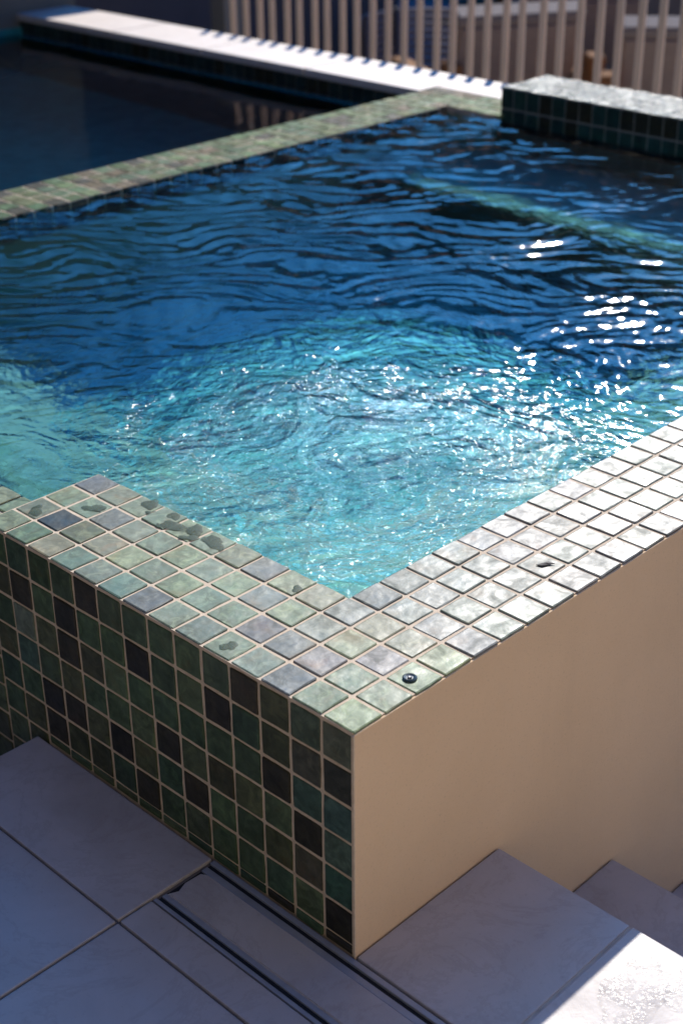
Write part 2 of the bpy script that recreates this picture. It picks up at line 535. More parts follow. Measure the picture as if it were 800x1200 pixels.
# ------------------------------------------------------------------ ground and terraces
YARD = -23.0
def mat_ground():
    k = NT('yard_ground')
    v = k.coord(False)
    f = k.noise(v, 1.2, 4, 0.6)
    c = k.ramp(f, [(0.40, (0.40, 0.36, 0.32)), (0.60, (0.34, 0.31, 0.27))])
    g = k.noise(v, 0.8, 3, 0.5, 0.5)
    c = k.mix(k.ramp(g, [(0.54, 0.0), (0.58, 0.9)]), c, (0.06, 0.10, 0.03))
    n = k.bump(k.noise(v, 60, 4, 0.6), 0.4, 0.01)
    return k.set(Base_Color=c, Roughness=0.9, Normal=n)
gm = mesh('ground', [(-40000, -40000, YARD), (40000, -40000, YARD), (40000, 40000, YARD), (-40000, 40000, YARD)], [(0, 1, 2, 3)])
tag(link('ground', gm, mat_ground()), kind='structure')

PZ = -6.4
patio = boxes('patio', [(-75, -0.12, -70, 12.45, YARD, PZ - 0.10), (-0.12, 5.2, -70, -0.02, YARD, PZ - 0.10)], M['joint'])
tag(patio, kind='structure')

def paver(x0, x1, y0, y1, z=PZ, th=0.5, parent=patio, mat='paver', bevel=0.045, name='paver'):
    dz = random.uniform(-0.012, 0.012)
    return boxes(name, [(x0 + 0.035, x1 - 0.035, y0 + 0.035, y1 - 0.035, z - th, z + dz)], M[mat], parent, bevel, 2)

P = 8.95
# big pavers left of the drain
paver(-3.1, -0.03, 4.92, 12.5)
paver(-3.1 - P, -3.1, 4.92, 12.5)
paver(-3.1 - 2 * P, -3.1 - P, 4.92, 12.5)
for i in range(3):
    for j in range(3):
        paver(-3.1 - (i + 1) * P, -3.1 - i * P, 4.92 - (j + 1) * P, 4.92 - j * P)
for j in range(3):
    paver(-3.1, -2.06, 4.92 - (j + 1) * P, 4.92 - j * P)
# landing right of the drain, in front of the rendered wall
paver(0.0, 5.32, -4.08, -0.01)
for j in range(4):
    paver(0.0, 5.32, -4.08 - (j + 1) * P, -4.08 - j * P)
jt = boxes('joint', [(0.05, 5.25, -4.115, -4.045, PZ - 0.12, PZ - 0.035)], M['pale_joint'], patio)

# linear drain with a stone insert
drain = tag(empty('linear_drain', (-1.1, 0, PZ)), 'long floor drain with a stone insert between two dark slots beside the green tiled wall', 'drain')
def dpart(name, bl, mat, bevel=0):
    o = boxes(name, [(a + 1.1, b + 1.1, c, d, e - PZ, f - PZ) for a, b, c, d, e, f in bl], M[mat], drain, bevel)
    return o
dpart('channel', [(-2.0, -0.1, -30, 4.86, PZ - 0.099, PZ - 0.085)], 'black')
dpart('frame', [(-0.20, -0.05, -30, 4.88, PZ - 0.3, PZ - 0.01)], 'metal', 0.02)
dpart('frame', [(-2.05, -1.94, -30, 4.88, PZ - 0.3, PZ - 0.01)], 'metal', 0.02)
dpart('insert_tray', [(-0.52, -0.33, -30, 4.84, PZ - 0.3, PZ - 0.03)], 'metal', 0.02)
dpart('insert_tray', [(-1.80, -1.66, -30, 4.84, PZ - 0.3, PZ - 0.03)], 'metal', 0.02)
for j, (a, b) in enumerate(((-8.0, 4.82), (-20.6, -8.0), (-30, -20.6))):
    V = [(-1.66, a + .04), (-0.52, a + .04), (-0.52, b - (0.22 if j == 0 else .04)), (-0.62, b - .06), (-1.1, b - .03), (-1.40, b - (0.14 if j == 0 else .03)), (-1.66, b - .02)]
    n = len(V)
    VV = [(x + 1.1, y, -0.35) for x, y in V] + [(x + 1.1, y, -0.005) for x, y in V]
    FF = [tuple(range(n, 2 * n)), tuple(reversed(range(n)))] + [(i, (i + 1) % n, n + (i + 1) % n, n + i) for i in range(n)]
    me = mesh('insert', VV, FF)
    bm = bmesh.new(); bm.from_mesh(me)
    bmesh.ops.bevel(bm, geom=[e for e in bm.edges if all(v.co.z > -0.01 for v in e.verts)], offset=0.03 * T, segments=2, affect='EDGES')
    bm.to_mesh(me); bm.free()
    link('insert', me, M['paver'], drain)

# stairs going down along the rendered wall
stairs = tag(boxes('stairs', [(5.2, 10.75, -70, -0.02, YARD, -10.75), (10.75, 16.2, -70, -0.02, YARD, -14.55), (16.2, 21.6, -70, -0.02, YARD, -18.4)], M['joint']), kind='structure')
for k, (xa, xb, z) in enumerate(((5.30, 10.86, -10.3), (10.86, 16.35, -14.1), (16.35, 21.8, -18.0))):
    for (ya, yb) in ((-9.0, -0.01), (-18, -9.0), (-27, -18), (-36, -27)):
        paver(xa, xb, ya, yb, z, 0.45, stairs, 'paver', 0.07, 'tread')
for k, (x, za, zb) in enumerate(((5.2, -10.35, -6.92), (10.75, -14.15, -10.77), (16.2, -18.05, -14.57))):
    boxes('riser', [(x + 0.002, x + 0.06, -70, -0.03, za, zb)], M['paver'], stairs)

# lower terrace past the end of the paving
low = tag(boxes('lower_terrace', [(-75, -0.05, 12.5, 60, YARD, -13.0)], M['joint']), kind='structure')
for i in range(3):
    paver(-0.1 - (i + 1) * P, -0.1 - i * P, 12.6, 12.6 + P, -12.8, 0.4, low)
    paver(-0.1 - (i + 1) * P, -0.1 - i * P, 12.6 + P, 12.6 + 2 * P, -12.8, 0.4, low)

# wet patches on the sunlit strip of paving
for i, (x, y, r, el, rot, lab) in enumerate(((3.25, -5.5, 0.85, 1.5, 0.5, 'wider splash of water glinting on the sunlit paving nearest the shadow edge'), (4.45, -6.25, 0.6, 1.3, 0.9, 'smaller splash of water on the sunlit paving beside the edge of the step'))):
    tag(blob('puddle', x, y, r, PZ + 0.012, 0.012, M['puddle'], None, 60 + i, el, rot, 28), lab, 'puddle', 'splashes on the sunlit paving')

# ------------------------------------------------------------------ raised spa: L-shaped near wall
spa = tag(empty('spa_wall'), 'raised spa wall with pale tiled ledge, green mosaic face and tan rendered side', 'spa wall')
L0 = 14.0
body = boxes('wall_core', [
    (0.03, 3.95, 0.07, L0, YARD, -0.031),
    (3.95, 50.4, 0.07, 3.95, YARD, -0.032),
    (0.031, 2.0, L0, 41.4, YARD, -0.385), (2.0, 3.95, L0, 41.4, YARD, -0.89)], M['grout'], spa)
rend = boxes('render_coat', [(0.02, 50.4, 0.0, 0.068, YARD, -0.06)], M['render'], spa, 0.02)
edge = boxes('corner_trim', [(-0.01, 0.029, -0.005, 0.068, PZ - 0.02, -0.08)], M['grout'], spa)

DARKS = {(0, 6), (0, 7), (1, 4), (2, 3), (3, 1), (4, 2), (6, 4), (7, 2), (9, 1), (5, 5), (2, 7), (10, 3), (12, 2), (11, 5), (8, 5), (7, 6)}
SPECIAL = {(0, 1): (0.095, 0.105, 0.065), (0, 2): (0.035, 0.036, 0.022), (0, 3): (0.045, 0.085, 0.068), (0, 4): (0.075, 0.115, 0.08), (0, 5): (0.035, 0.085, 0.055),
           (1, 1): (0.06, 0.085, 0.05), (1, 2): (0.062, 0.062, 0.04), (1, 3): (0.045, 0.085, 0.06), (1, 5): (0.07, 0.065, 0.038), (12, 3): (0.13, 0.16, 0.115), (12, 4): (0.055, 0.10, 0.07)}
for c in range(16):
    rows = [(r, -0.045 - (r - 1) * 1.012, 1.012) for r in range(1, 7)] + [(7, -0.045 - 6 * 1.012, 0.27)]
    if c >= 12:
        rows = [(r, -0.045 - (r - 1) * 1.012, 1.012) for r in range(1, 11)]
    dz = 0.0 if c < 14 else -0.33
    for r, zt, h in rows:
        if (c, r) in SPECIAL:
            col = SPECIAL[(c, r)]
        elif (c, r) in DARKS:
            col = jitter(DARK, 0.3)
        else:
            col = face_color(0.06)
        # face towards -x : u = -y, v = +z  -> u x v = (-1,0,0)
        place_tile(TS, spa, (0.0, c + 1.0, zt - h + dz - 0.03), NY, Z, 1.0, h, col)
field('tile_field', M['glaze'], spa, (0.0, 41.0, -10.4), NY, Z, 25, 10, 1.0, 1.0, GREENS[0])

LEDGE = {(1, 12): (0.045, 0.055, 0.062), (3, 13): (0.20, 0.19, 0.22), (1, 13): (0.20, 0.21, 0.17), (0, 12): (0.15, 0.21, 0.15), (2, 12): (0.23, 0.28, 0.23),
         (1, 11): (0.16, 0.17, 0.115), (0, 10): (0.18, 0.24, 0.21), (0, 9): (0.20, 0.22, 0.20), (2, 11): (0.22, 0.21, 0.215), (0, 8): (0.17, 0.24, 0.225), (0, 7): (0.16, 0.16, 0.185),
         (0, 5): (0.18, 0.21, 0.20), (0, 3): (0.21, 0.25, 0.24), (0, 2): (0.17, 0.175, 0.22), (1, 3): (0.21, 0.20, 0.215), (3, 6): (0.235, 0.225, 0.24), (2, 5): (0.25, 0.26, 0.28),
         (3, 3): (0.26, 0.255, 0.275), (2, 3): (0.28, 0.27, 0.26), (2, 7): (0.27, 0.30, 0.26), (1, 6): (0.22, 0.28, 0.245)}
def ledge_col(i, j):
    if (i, j) in LEDGE:
        a = LEDGE[(i, j)]
        return (a[0] * 0.72, a[1] * 0.78, a[2] * 0.58)
    if random.random() < (0.10 if i < 4 else 0.4):
        return jitter(random.choice(LILAC), 0.12)
    c = jitter(random.choice(PALE), 0.12)
    if i >= 4:  # right ledge greyed towards white: sun glare put into the tile colour
        m = sum(c) / 3
        c = tuple(0.45 * x + 0.55 * m for x in c)
    return c
for j in range(14):
    for i in range(4):
        place_tile(TS_TOP, spa, (i, j, 0.0), X, Y, 1, 1, ledge_col(i, j))
for j in range(14, 18):
    for i in range(4):
        c = ledge_col(i, j)
        place_tile(TS_TOP, spa, (i, j, -0.34 if i < 2 else -0.85), X, Y, 1, 1, c if i < 2 else (0.60, 0.42, 0.36)).cycles.is_caustics_receiver = True
for i in range(4, 26):
    for j in range(4):
        place_tile(TS_TOP, spa, (i, j, 0.0), X, Y, 1, 1, ledge_col(i, j))
field('tile_field', M['glaze_top'], spa, (26.0, 0.0, 0.0), X, Y, 24, 4, 1.0, 1.0, (0.26, 0.28, 0.26))
field('tile_field', M['glaze_top'], spa, (0.0, 18.0, -0.34), X, Y, 2, 19, 1.0, 1.0, (0.2, 0.25, 0.2))
# small round plug and damp marks on the ledge
plug = disc('plug', 2.38, 0.53, 0.17, 0.0, 0.05, M['plug'], spa)
disc('screw', 2.38, 0.53, 0.055, 0.03, 0.035, M['metal'], plug, 10)
for i, (x, y, r, el, rot) in enumerate(((3.72, 10.45, 0.20, 1.5, 1.2), (3.38, 9.93, 0.26, 1.6, 1.7), (3.15, 10.25, 0.12, 1.4, 1.3), (3.45, 10.9, 0.14, 1.7, 1.4), (3.75, 11.4, 0.2, 1.6, 1.2), (3.52, 8.5, 0.27, 1.4, 1.5), (3.66, 7.6, 0.22, 2.0, 1.0), (3.62, 9.35, 0.20, 1.7, 1.2), (3.25, 9.15, 0.15, 1.7, 2.0),
                                        (3.37, 5.18, 0.13, 1.2, 1.3), (0.46, 4.48, 0.18, 1.15, 0.4), (2.55, 12.35, 0.2, 1.6, 2.0), (1.35, 13.4, 0.2, 1.4, .5), (0.4, 12.5, 0.3, 1.2, 1.0))):
    blob('damp_mark', x, y, r, 0.004, 0.006, M['damp'], spa, 20 + i, el, rot)

# dry leaf scrap lying on the ledge
V = [(-.28, -.03, .02), (-.1, -.12, .06), (.08, -.07, .03), (.30, -.02, .05), (.12, .09, .09), (-.08, .06, .02), (-.02, -.01, .11)]
lf = mesh('leaf_scrap', V + [(x, y, z - 0.03) for x, y, z in V], [(6, 0, 1), (6, 1, 2), (6, 2, 3), (6, 3, 4), (6, 4, 5), (6, 5, 0), (13, 8, 7), (13, 9, 8), (13, 10, 9), (13, 11, 10), (13, 12, 11), (13, 7, 12)] + [(i, (i + 1) % 6, 7 + (i + 1) % 6, 7 + i) for i in range(6)])
lo = link('leaf_scrap', lf, M['debris'])
lo.location = (8.56 * T, 1.43 * T, 0.02 * T)
lo.rotation_euler = (0, 0, -0.75)
lo.scale = (0.85, 0.85, 0.5)
tag(lo, 'dark crumpled scrap of leaf lying on the bright right hand ledge of the spa', 'leaf')

# ------------------------------------------------------------------ spa basin
def basin():
    V, F = [], []
    box = []
    D = WATER_Z - 6.3
    box += [(3.95, 9.8, 3.95, 37.6, FLOOR_Z, D), (9.8, 47.3, 3.95, 9.1, FLOOR_Z, D - .002), (39.25, 47.3, 9.1, 37.6, FLOOR_Z, D - .004)]
    return box
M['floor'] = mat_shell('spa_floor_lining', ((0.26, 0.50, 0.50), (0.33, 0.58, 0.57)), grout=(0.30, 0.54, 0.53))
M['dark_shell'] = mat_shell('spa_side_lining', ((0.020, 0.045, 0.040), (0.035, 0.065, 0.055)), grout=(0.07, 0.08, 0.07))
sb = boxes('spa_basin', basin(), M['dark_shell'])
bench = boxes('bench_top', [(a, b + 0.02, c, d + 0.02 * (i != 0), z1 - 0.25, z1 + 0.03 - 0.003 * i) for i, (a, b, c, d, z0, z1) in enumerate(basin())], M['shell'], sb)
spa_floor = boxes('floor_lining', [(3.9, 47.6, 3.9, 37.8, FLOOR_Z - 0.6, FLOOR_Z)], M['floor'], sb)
tag(sb, kind='structure')
# added pale disc and ring: the bright glow on the floor painted as colour
M['glow_floor'] = mat_shell('pale_glow_mosaic', ((0.62, 0.78, 0.74), (0.70, 0.84, 0.80)), grout=(0.66, 0.80, 0.76))
M['glow_white'] = mat_simple('white_glow_disc', (0.90, 0.93, 0.92), (0.86, 0.90, 0.89), 20, 0.5, 0.05, 100)
floor_glow_ring = disc('glow_ring', 23.0, 19.7, 6.2, FLOOR_Z, 0.10, M['glow_floor'], sb, 40)
glow_core = disc('glow_disc', 23.0, 19.7, 3.4, FLOOR_Z + 0.05, 0.25, M['glow_white'], sb, 32)
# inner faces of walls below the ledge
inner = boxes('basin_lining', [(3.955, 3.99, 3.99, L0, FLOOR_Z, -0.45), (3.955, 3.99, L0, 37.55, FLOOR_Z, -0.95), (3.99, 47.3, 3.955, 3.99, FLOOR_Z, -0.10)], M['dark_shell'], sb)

# ------------------------------------------------------------------ far side: dividing wall, raised block, pool wall
div = tag(empty('dividing_wall', (0, 37.6, 0)), 'long low wall of green mosaic tiles dividing the choppy spa from the calm pool', 'wall')
boxes('wall_core', [(0.1, 50.45, 0.04, 3.80, YARD, -0.03), (47.04, 50.45, -3.5, 0.04, YARD, -0.031)], M['grout'], div)
YEL = [(p[0] * 0.85, p[1] * 0.95, p[2] * 0.8) for p in [(0.150, 0.185, 0.085), (0.125, 0.175, 0.085), (0.165, 0.20, 0.105), (0.11, 0.165, 0.09), (0.185, 0.185, 0.10), (0.14, 0.19, 0.115)]]
for i in range(13, 50):
    for j in range(4):
        c = tuple(x * 0.8 for x in jitter(random.choice(YEL), 0.25))
        q = random.random()
        if q < 0.10:
            c = (0.055, 0.052, 0.035)
        elif q < 0.2:
            c = (0.13, 0.10, 0.055)
        place_tile(TS_MATTE, div, (i + 0.4, j * 0.96, 0.0), X, Y, 1, 0.96, c, tilt=0.02)
for i in range(3):
    for j in range(4):
        place_tile(TS_MATTE, div, (47.0 + i * 1.15, -3.84 + j * 0.96, 0.0), X, Y, 1.15, 0.96, jitter(random.choice(YEL), 0.2), tilt=0.02)
field('tile_field', M['glaze_matte'], div, (0.4, 0, 0), X, Y, 13, 4, 1.0, 0.96, YEL[0])
field('tile_field', M['glaze'], div, (0.4, 0.0, -3.04), X, Z, 47, 3, 1.0, 1.0, (0.012, 0.022, 0.016))
field('tile_field', M['glaze'], div, (50.4, 3.84, -4.04), NX, Z, 50, 4, 1.0, 1.0, GREENS[1])

blk = tag(empty('raised_block', (47.5, 34.1, 0)), 'raised block clad in dark green tiles with a wet glittering top behind the spa', 'block')
boxes('block_core', [(0.04, 4.1, -34.0, -0.04, YARD, 1.465)], M['dark_grout'], blk)
for k in range(22):
    for r in range(3):
        c = DARK if random.random() < 0.2 else jitter((0.018, 0.045, 0.036), 0.3)
        place_tile(TS, blk, (0.0, -k * 0.885, 1.47 - (r + 1) * 1.15), NY, Z, 0.885, 1.15, c)
    for r in range(4):
        place_tile(TS_WET, blk, (r * 1.04, -(k + 1) * 0.885, 1.5), X, Y, 1.04, 0.885, jitter((0.022, 0.05, 0.038), 0.3), tilt=0.06)
for r in range(4):
    for q in range(2):
        place_tile(TS_WET, blk, (r * 1.04 + 1.04, 0.0, 1.47 - (q + 1) * 1.15), NX, Z, 1.04, 1.15, jitter((0.018, 0.045, 0.036), 0.3))
field('tile_field', M['glaze_wet'], blk, (0, -22 * .885, 1.47 - 3.45), NY, Z, 16, 3, 0.885, 1.15, (0.028, 0.058, 0.044))
field('tile_field', M['glaze_wet'], blk, (0, -34, 1.5), X, Y, 4, 16, 1.04, 0.9, (0.05, 0.085, 0.065))
boxes('wall_lining', [(-0.45, 0.06, -34, -0.1, FLOOR_Z, -2.0)], M['dark_shell'], blk)

cop = tag(empty('pool_wall', (49.0, 41.5, 0)), 'low back wall of the pool with a sunlit white stone coping and dark tiled face', 'wall')
boxes('wall_core', [(0.35, 4.9, -7.3, 44, YARD, -0.5), (0.3, 0.36, 0.05, 44, YARD, -0.55)], M['dark_grout'], cop)
y = -7.3
seg = [(-7.3, -0.02)] + [(a, a + 9.9) for a in np.arange(0.0, 43, 9.95)]
for a, b in seg:
    x0 = 1.5 if b < 0.1 else 0.0
    boxes('coping_stone', [(x0, 5.05, a + 0.03, b - 0.03, -0.48, 0.02 + random.uniform(-.01, .01))], M['coping'], cop, 0.06)
for k in range(44):
    for r in range(2):
        c = DARK if random.random() < 0.25 else jitter((0.022, 0.036, 0.030), 0.3)
        place_tile(TS, cop, (0.22, k + 0.9, -0.55 - r - 1), NY, Z, 0.97, 1.0, c)

# ------------------------------------------------------------------ pool basin
pb = boxes('pool_basin', [(-20, 50, 41.3, 84, FLOOR_Z - 0.6, FLOOR_Z), (-20.6, -20, 41.3, 84, FLOOR_Z, -0.1), (49.0, 49.2, 41.4, 83.5, FLOOR_Z, -2.6), (-20, 49.5, 83.0, 83.2, FLOOR_Z, -1.0), (-20, 0.2, 41.2, 41.45, YARD, 0)], M['pool_shell'])
tag(pb, kind='structure')

# ------------------------------------------------------------------ water
def noise_field(xs, ys, n, wl, rough_dir, seed):
    """sum of warped, sharp-crested travelling waves; wl: list of (wavelength, slope)"""
    r = np.random.default_rng(seed)
    h = np.zeros((len(ys), len(xs)))
    XX, YY = np.meshgrid(xs, ys)
    wx = 0.55 * np.sin(XX * 0.71 + 1.3 * np.sin(YY * 0.53)) + 0.5 * np.sin(YY * 0.9 + 2.0)
    wy = 0.55 * np.sin(YY * 0.67 + 1.1 * np.sin(XX * 0.47)) + 0.5 * np.sin(XX * 1.03 + 0.7)
    for lam, slope in wl:
        for q in range(n):
            a = r.uniform(0, 2 * math.pi) if rough_dir is None else r.normal(rough_dir, 0.42)
            kk = 2 * math.pi / (lam * r.uniform(0.7, 1.4))
            ph = kk * (math.cos(a) * (XX + wx) + math.sin(a) * (YY + wy)) + r.uniform(0, 6.28)
            am = slope / kk / math.sqrt(n)
            s = np.sin(ph)
            h += am * (s + 0.25 * np.cos(2 * ph))
    return h, XX, YY

def grid_water(name, xs, ys, H, zb, mat):
    ny, nx = H.shape
    XX, YY = np.meshgrid(xs, ys)
    top = np.stack([XX.ravel(), YY.ravel(), H.ravel()], 1)
    base = np.array([[xs[0], ys[0], zb], [xs[-1], ys[0], zb], [xs[-1], ys[-1], zb], [xs[0], ys[-1], zb]])
    idx = np.arange(nx * ny).reshape(ny, nx)
    q = np.stack([idx[:-1, :-1], idx[:-1, 1:], idx[1:, 1:], idx[1:, :-1]], -1).reshape(-1, 4)
    V = np.concatenate([top, base]) * T
    N = nx * ny
    F = [tuple(f) for f in q.tolist()]
    F.append(tuple([N, N + 1] + idx[0, ::-1].tolist()))
    F.append(tuple([N + 1, N + 2] + idx[::-1, -1].tolist()))
    F.append(tuple([N + 2, N + 3] + idx[-1, :].tolist()))
    F.append(tuple([N + 3, N] + idx[:, 0].tolist()))
    F.append((N + 3, N + 2, N + 1, N))
    me = bpy.data.meshes.new(name)
    me.from_pydata(V.tolist(), [], F)
    sm = np.zeros(len(F), dtype=bool)
    sm[:len(q)] = True
    me.polygons.foreach_set('use_smooth', sm)
    me.update()
    return link(name, me, mat)

# spa: turbulent, welling up near the inner corner
xs = np.concatenate([np.arange(0.7, 20, 0.085), np.arange(20, 47.3, 0.13)])
ys = np.concatenate([np.arange(3.9, 20, 0.085), np.arange(20, 37.75, 0.13)])
h1, XX, YY = noise_field(xs, ys, 9, [(5.5, 0.030), (2.6, 0.018), (1.3, 0.006)], None, 5)
h2, _, _ = noise_field(xs, ys, 12, [(1.7, 0.05), (0.9, 0.07), (0.55, 0.08), (0.33, 0.07)], None, 8)
h5, _, _ = noise_field(xs, ys, 10, [(2.4, 0.06), (1.4, 0.11), (0.85, 0.11), (0.55, 0.07)], math.radians(46), 31)
R = np.sqrt((XX - 11.5) ** 2 + (YY - 9.5) ** 2)
rough = 1.0 + 0.6 * np.exp(-(R / 7.5) ** 2) + 0.5 * np.exp(-((XX - 19) ** 2 + (YY - 7) ** 2) / 60)
ring = 0.016 * np.sin(R * 2.3 + 0.8 * np.sin(XX * .6) + .7 * np.sin(YY * .8)) * np.exp(-((R - 8) / 5.5) ** 2)
swell = h1 * (0.8 + 0.3 * np.exp(-(R / 12) ** 2)) + 0.25 * ring
H = WATER_Z - 0.22 + swell
fade = np.clip((XX - 3.9) / 0.3, 0, 1)
H = np.where((XX < 3.93) & (YY < L0 - 0.02), -1.4, H)
# thin sheet running over the lowered part of the ledge
sheet = (XX < 4.3) & (YY >= L0 - 0.02)
edge_n = 1.75 + 0.16 * np.sin(YY * 1.1 + 0.4) + 0.12 * np.sin(YY * 2.7) + 0.06 * np.sin(YY * 6.1 + XX)
tt = np.clip((XX - edge_n) / 0.9, 0, 1) ** 0.5
thin = -0.46 + (H + 0.46) * tt
H = np.where(sheet, thin, H)
water = tag(grid_water('spa_water', xs, ys, H, FLOOR_Z - 0.3, M['water']), kind='structure')
water.cycles.is_caustics_caster = True
# its rippled surface, a film 1 mm above the body
H2 = np.where((XX < 3.93) & ~sheet, H, H + (0.22 - 0.035) * np.where(sheet, tt, 1.0) + np.where(sheet, tt, 1.0) * (h2 * np.clip(1.8 * (rough - 0.86), 0.2, 2) + h5 * (0.42 + 0.58 * np.clip((R - 11) / 9, 0, 1) - 0.60 * np.clip((XX - 25) / 9, 0, 1) * np.clip((34 - YY) / 8, 0, 1)) + ring)) + 0.035
ny, nx = H2.shape
idx = np.arange(nx * ny).reshape(ny, nx)
q = np.stack([idx[:-1, :-1], idx[:-1, 1:], idx[1:, 1:], idx[1:, :-1]], -1).reshape(-1, 4)
me = bpy.data.meshes.new('rippled_surface')
me.from_pydata((np.stack([XX.ravel(), YY.ravel(), H2.ravel()], 1) * T).tolist(), [], q.tolist())
ripples = link('rippled_surface', me, M['surface'], water, True)

# pool: calm
xs = np.arange(-19.5, 49.26, 0.5)
ys = np.arange(41.41, 83.2, 0.5)
h3, _, _ = noise_field(xs, ys, 6, [(14, 0.006), (6, 0.006), (3.0, 0.006)], None, 21)
pwater = tag(grid_water('pool_water', xs, ys, -1.5 + h3, FLOOR_Z - 0.3, M['pool_water']), kind='structure')

for o in (sb, inner, spa_floor, bench, floor_glow_ring, glow_core):
    o.cycles.is_caustics_receiver = True
for o in list(blk.children) + list(div.children) + list(spa.children):
    if o.name.startswith(('wall_lining', 'tile_field', 'wall_core')):
        o.cycles.is_caustics_receiver = True

# ------------------------------------------------------------------ fence behind the coping
fence = tag(empty('picket_fence', (59, 45, YARD)), 'beige metal fence of tall upright pickets behind the white coping', 'fence')
pk = boxes('picket', [(-0.15, 0.15, -0.23, 0.23, 0.8, 5.35 - YARD)], M['picket'], fence, 0.05, 1)
pk.location = (0, 24.2 * T, 0)
for k in range(1, 58):
    o = pk.copy()
    COL.objects.link(o)
    o.location = (random.uniform(-.03, .03) * T, (24.2 - k * 1.455) * T, 0)
    o.rotation_euler = (random.gauss(0, 0.002), 0, random.gauss(0, 0.02))
    o.parent = fence
boxes('rail', [(-0.3, 0.3, -60, 24.6, 0.2, 0.8)], M['picket'], fence, 0.05, 1)

# ------------------------------------------------------------------ house at the end of the pool
house = tag(empty('garden_wall', (0, 83.2, YARD)), 'pale rendered garden wall with charcoal return rising at the far end of the calm pool', 'wall')
boxes('wall', [(-60, 54.6, 0, 4, 0, 40)], M['house'], house)
boxes('recessed_wall', [(54.6, 112, 17, 21, 0, 53)], M['house_dark'], house)
boxes('return_wall', [(54.0, 54.59, 4, 21, 0, 39.9)], M['house_dark'], house)
pier = tag(boxes('pier', [(69.2, 71.2, 81.8, 83.6, YARD, 6.5)], M['olive'], None, 0.05), 'olive grey rendered pier at the left end of the picket fence', 'pier')

# unseen house walls added behind the photographer, shaped to bounce warm light and cut sky
unseen_walls = tag(empty('unseen_house', (-64, -31, YARD)), 'unseen cream and dark house walls opposite the pool, added to bounce and block light', 'house')
boxes('wall', [(22, 78, -6, 0, 0, 72)], M['cream'], unseen_walls)  # added unseen wall, bounces warm light
boxes('sky_block_wall', [(-6, 0, -6, 120, 0, 120), (0, 21.95, -6, 0, 0, 72)], M['sky_block'], unseen_walls)

# ------------------------------------------------------------------ garden furniture beyond the fence
def at(px, py, dist):
    u = (px - 400) / 1708.5
    v = (py - 600) / 1708.5
    d = RT * u + DN * v + FW
    h = math.hypot(d.x, d.y)
    p = CP / T + d * (dist / h)
    return p, math.atan2(d.y, d.x)

def panel(V, F, x0, x1, ya, za, yb, zb, th):
    """slanted board from (ya, za) to (yb, zb)"""
    L = math.hypot(yb - ya, zb - za)
    ny, nz = -(zb - za) / L * th, (yb - ya) / L * th
    n = len(V)
    for x in (x0, x1):
        V += [(x, ya, za), (x, yb, zb), (x, yb + ny, zb + nz), (x, ya + ny, za + nz)]
    F += [tuple(n + i for i in f) for f in ((0, 1, 2, 3), (7, 6, 5, 4), (0, 4, 5, 1), (1, 5, 6, 2), (2, 6, 7, 3), (3, 7, 4, 0))]

def sheet_obj(name, args, mat, parent, bevel=0.12):
    V, F = [], []
    for a in args:
        panel(V, F, *a)
    me = mesh(name, V, F)
    bm = bmesh.new(); bm.from_mesh(me)
    bmesh.ops.recalc_face_normals(bm, faces=bm.faces[:])
    bmesh.ops.bevel(bm, geom=bm.edges[:], offset=bevel * T, segments=2, affect='EDGES')
    bm.to_mesh(me); bm.free()
    return link(name, me, mat, parent)

def make_chair():
    c = empty('lounge_chair')
    sheet_obj('seat_cushion', [(-5.2, 5.2, -5.5, 7.2, 5.0, 6.2, 1.8)], M['sling'], c, 0.3)
    b = sheet_obj('back_cushion', [(-5.2, 5.2, 4.2, 7.0, 7.6, 15.2, 1.6)], M['sling'], c, 0.3)
    sheet_obj('top_edge', [(-5.25, 5.25, 7.4, 15.1, 7.7, 15.9, 1.9)], M['piping'], b, 0.15)
    for s in (-1, 1):
        sheet_obj('leg', [(s * 5.9 - 0.7, s * 5.9 + 0.7, 6.6, 0.0, 8.9, 12.6, 1.4)], M['teak'], c)
        sheet_obj('leg', [(s * 5.9 - 0.7, s * 5.9 + 0.7, -5.6, 0.0, -5.0, 10.0, 1.1)], M['teak'], c)
        sheet_obj('armrest', [(s * 5.9 - 0.7, s * 5.9 + 0.7, -6.2, 10.0, 6.8, 10.4, 0.6)], M['teak'], c)
    boxes('frame', [(-5.5, 5.5, -5.2, -4.4, 4.2, 5.2), (-5.5, 5.5, 4.6, 5.4, 3.6, 4.6)], M['teak'], c, 0.08)
    return c

def copy_tree(o, parent=None):
    c = o.copy()
    COL.objects.link(c)
    if parent is not None:
        c.parent = parent
    for ch in list(o.children):
        copy_tree(ch, c)
    return c

proto = make_chair()
chair_spots = [  # px centre, distance, extra turn, label
    (572, 150, 0.35, 'grey cushioned teak chair leftmost of the row behind the picket fence'),
    (655, 215, 0.25, 'grey cushioned teak chair standing farthest back behind the picket fence'),
    (668, 165, 0.15, 'grey cushioned teak chair in the middle of the nearer row behind the fence'),
    (752, 190, 0.2, 'grey cushioned teak chair between the middle and the rightmost one behind the fence'),
    (800, 145, 0.1, 'grey cushioned teak chair rightmost and nearest behind the fence'),
]
for i, (px, dist, tn, lab) in enumerate(chair_spots):
    c = proto if i == 0 else copy_tree(proto)
    p, az = at(px, 50, dist)
    c.location = (p.x * T, p.y * T, YARD * T)
    c.rotation_euler = (0, 0, az - math.pi / 2 + math.pi + tn)
    c.scale = (1.2, 1.2, 1.2)
    tag(c, lab, 'chair', 'chairs behind the picket fence')

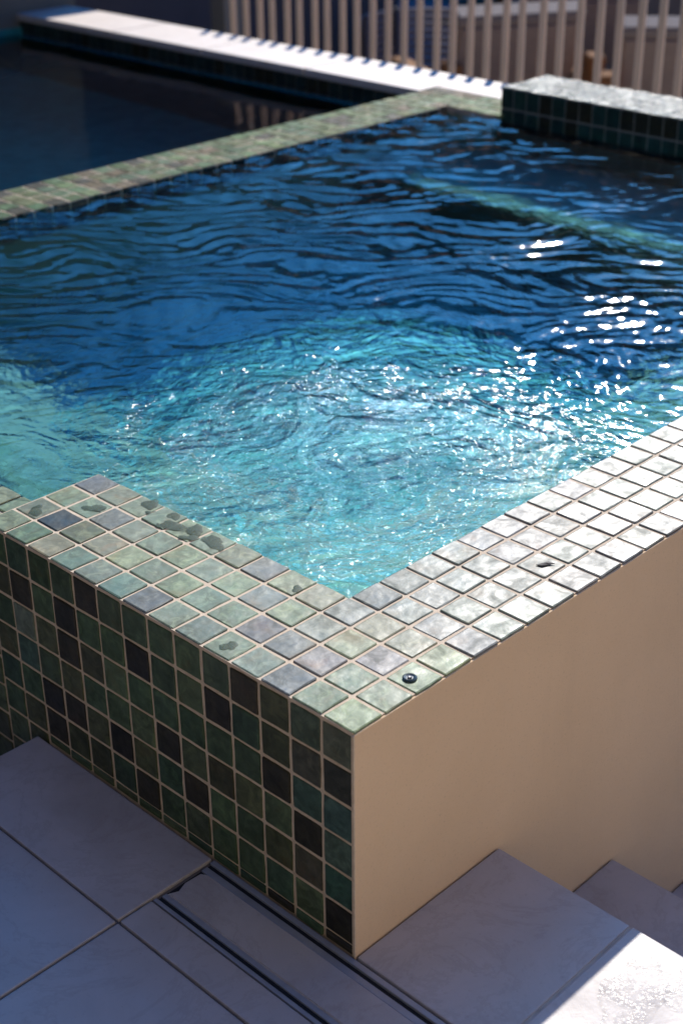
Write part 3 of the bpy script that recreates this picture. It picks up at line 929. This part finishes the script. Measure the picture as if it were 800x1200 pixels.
# rope-woven armchairs: hoops of rope stacked round a bucket back
def make_bucket():
    c = empty('woven_chair')
    V, F = [], []
    n, m = 28, 6
    for lev in range(15):
        z = 5.5 + lev * 0.72
        r = 5.6 + 0.12 * lev
        st = len(V)
        for i in range(n + 1):
            a = math.radians(-25 + 230 * i / n)
            for q in range(m):
                b = 2 * math.pi * q / m
                rr = r + 0.30 * math.cos(b)
                V.append((rr * math.cos(a), rr * math.sin(a), z + 0.30 * math.sin(b)))
        for i in range(n):
            for q in range(m):
                F.append((st + i * m + q, st + (i + 1) * m + q, st + (i + 1) * m + (q + 1) % m, st + i * m + (q + 1) % m))
    o = link('rope_back', mesh('rope_back', V, F), M['rope'], c, True)
    o['kind'] = 'stuff'
    disc('seat_cushion', 0, 0, 5.2, 4.6, 1.8, M['sling'], c, 24)
    for a in (20, 160, 235, 305):
        ca, sa = math.cos(math.radians(a)), math.sin(math.radians(a))
        boxes('leg', [(5.3 * ca - .4, 5.3 * ca + .4, 5.3 * sa - .4, 5.3 * sa + .4, 0, 5.2)], M['teak'], c, 0.08)
    for a in (-25, 30, 90, 150, 205):
        ca, sa = math.cos(math.radians(a)), math.sin(math.radians(a))
        boxes('upright', [(6.5 * ca - .25, 6.5 * ca + .25, 6.5 * sa - .25, 6.5 * sa + .25, 4.5, 16.2)], M['house_dark'], c, 0.05)
    return c
bproto = make_bucket()
for i, (px, dist, tn, lab) in enumerate(((415, 128, 0.3, 'rope woven bucket chair on the left behind the fence near the pier'),
                                          (500, 158, -0.5, 'rope woven bucket chair to the right of its twin behind the fence'))):
    c = bproto if i == 0 else copy_tree(bproto)
    p, az = at(px, 50, dist)
    c.location = (p.x * T, p.y * T, YARD * T)
    c.rotation_euler = (0, 0, az - math.pi / 2 + tn)
    tag(c, lab, 'chair', 'woven chairs behind the picket fence')

# low hedge closing the yard: leaf clumps on stems
def make_hedge():
    k = NT('hedge_leaf')
    v = k.coord(False)
    f = k.noise(v, 9, 3, 0.6)
    lm = k.set(Base_Color=k.ramp(f, [(0.3, (0.035, 0.06, 0.022)), (0.7, (0.08, 0.12, 0.04))]), Roughness=0.9, Specular_IOR_Level=0.05)
    h = tag(empty('hedge'), 'tall dark garden hedge at the back of the yard beyond the chairs', 'hedge')
    p0, az = at(330, 40, 330)
    p1, _ = at(900, 40, 290)
    dx, dy = p1.x - p0.x, p1.y - p0.y
    L = math.hypot(dx, dy)
    h.location = (p0.x * T, p0.y * T, YARD * T)
    h.rotation_euler = (0, 0, math.atan2(dy, dx))
    N = 24000
    g = np.random.default_rng(3)
    c = np.stack([g.uniform(0, L, N), g.uniform(-7, 7, N), g.uniform(0.5, 112, N)], 1)
    c[:, 2] *= 1 + 0.06 * np.sin(c[:, 0] * 0.35)
    V, F = [], []
    for x, y_, z in c.tolist():
        a = Vector((random.gauss(0, 1), random.gauss(0, 1), random.gauss(0, 1))).normalized()
        b = a.orthogonal().normalized()
        s = random.uniform(2.2, 4.0)
        n = len(V)
        o = Vector((x, y_, z))
        for q in (-a * s, b * s * 0.55, a * s, -b * s * 0.55):
            V.append(tuple(o + q))
        F.append((n, n + 1, n + 2, n + 3))
    lv = link('foliage', mesh('foliage', V, F), lm, h)
    lv['kind'] = 'stuff'
    st = [(x - .4, x + .4, -.4, .4, 0, 95) for x in np.arange(4, L, 9)]
    s = boxes('stem', st, M['teak'], h)
    s['kind'] = 'stuff'
make_hedge()
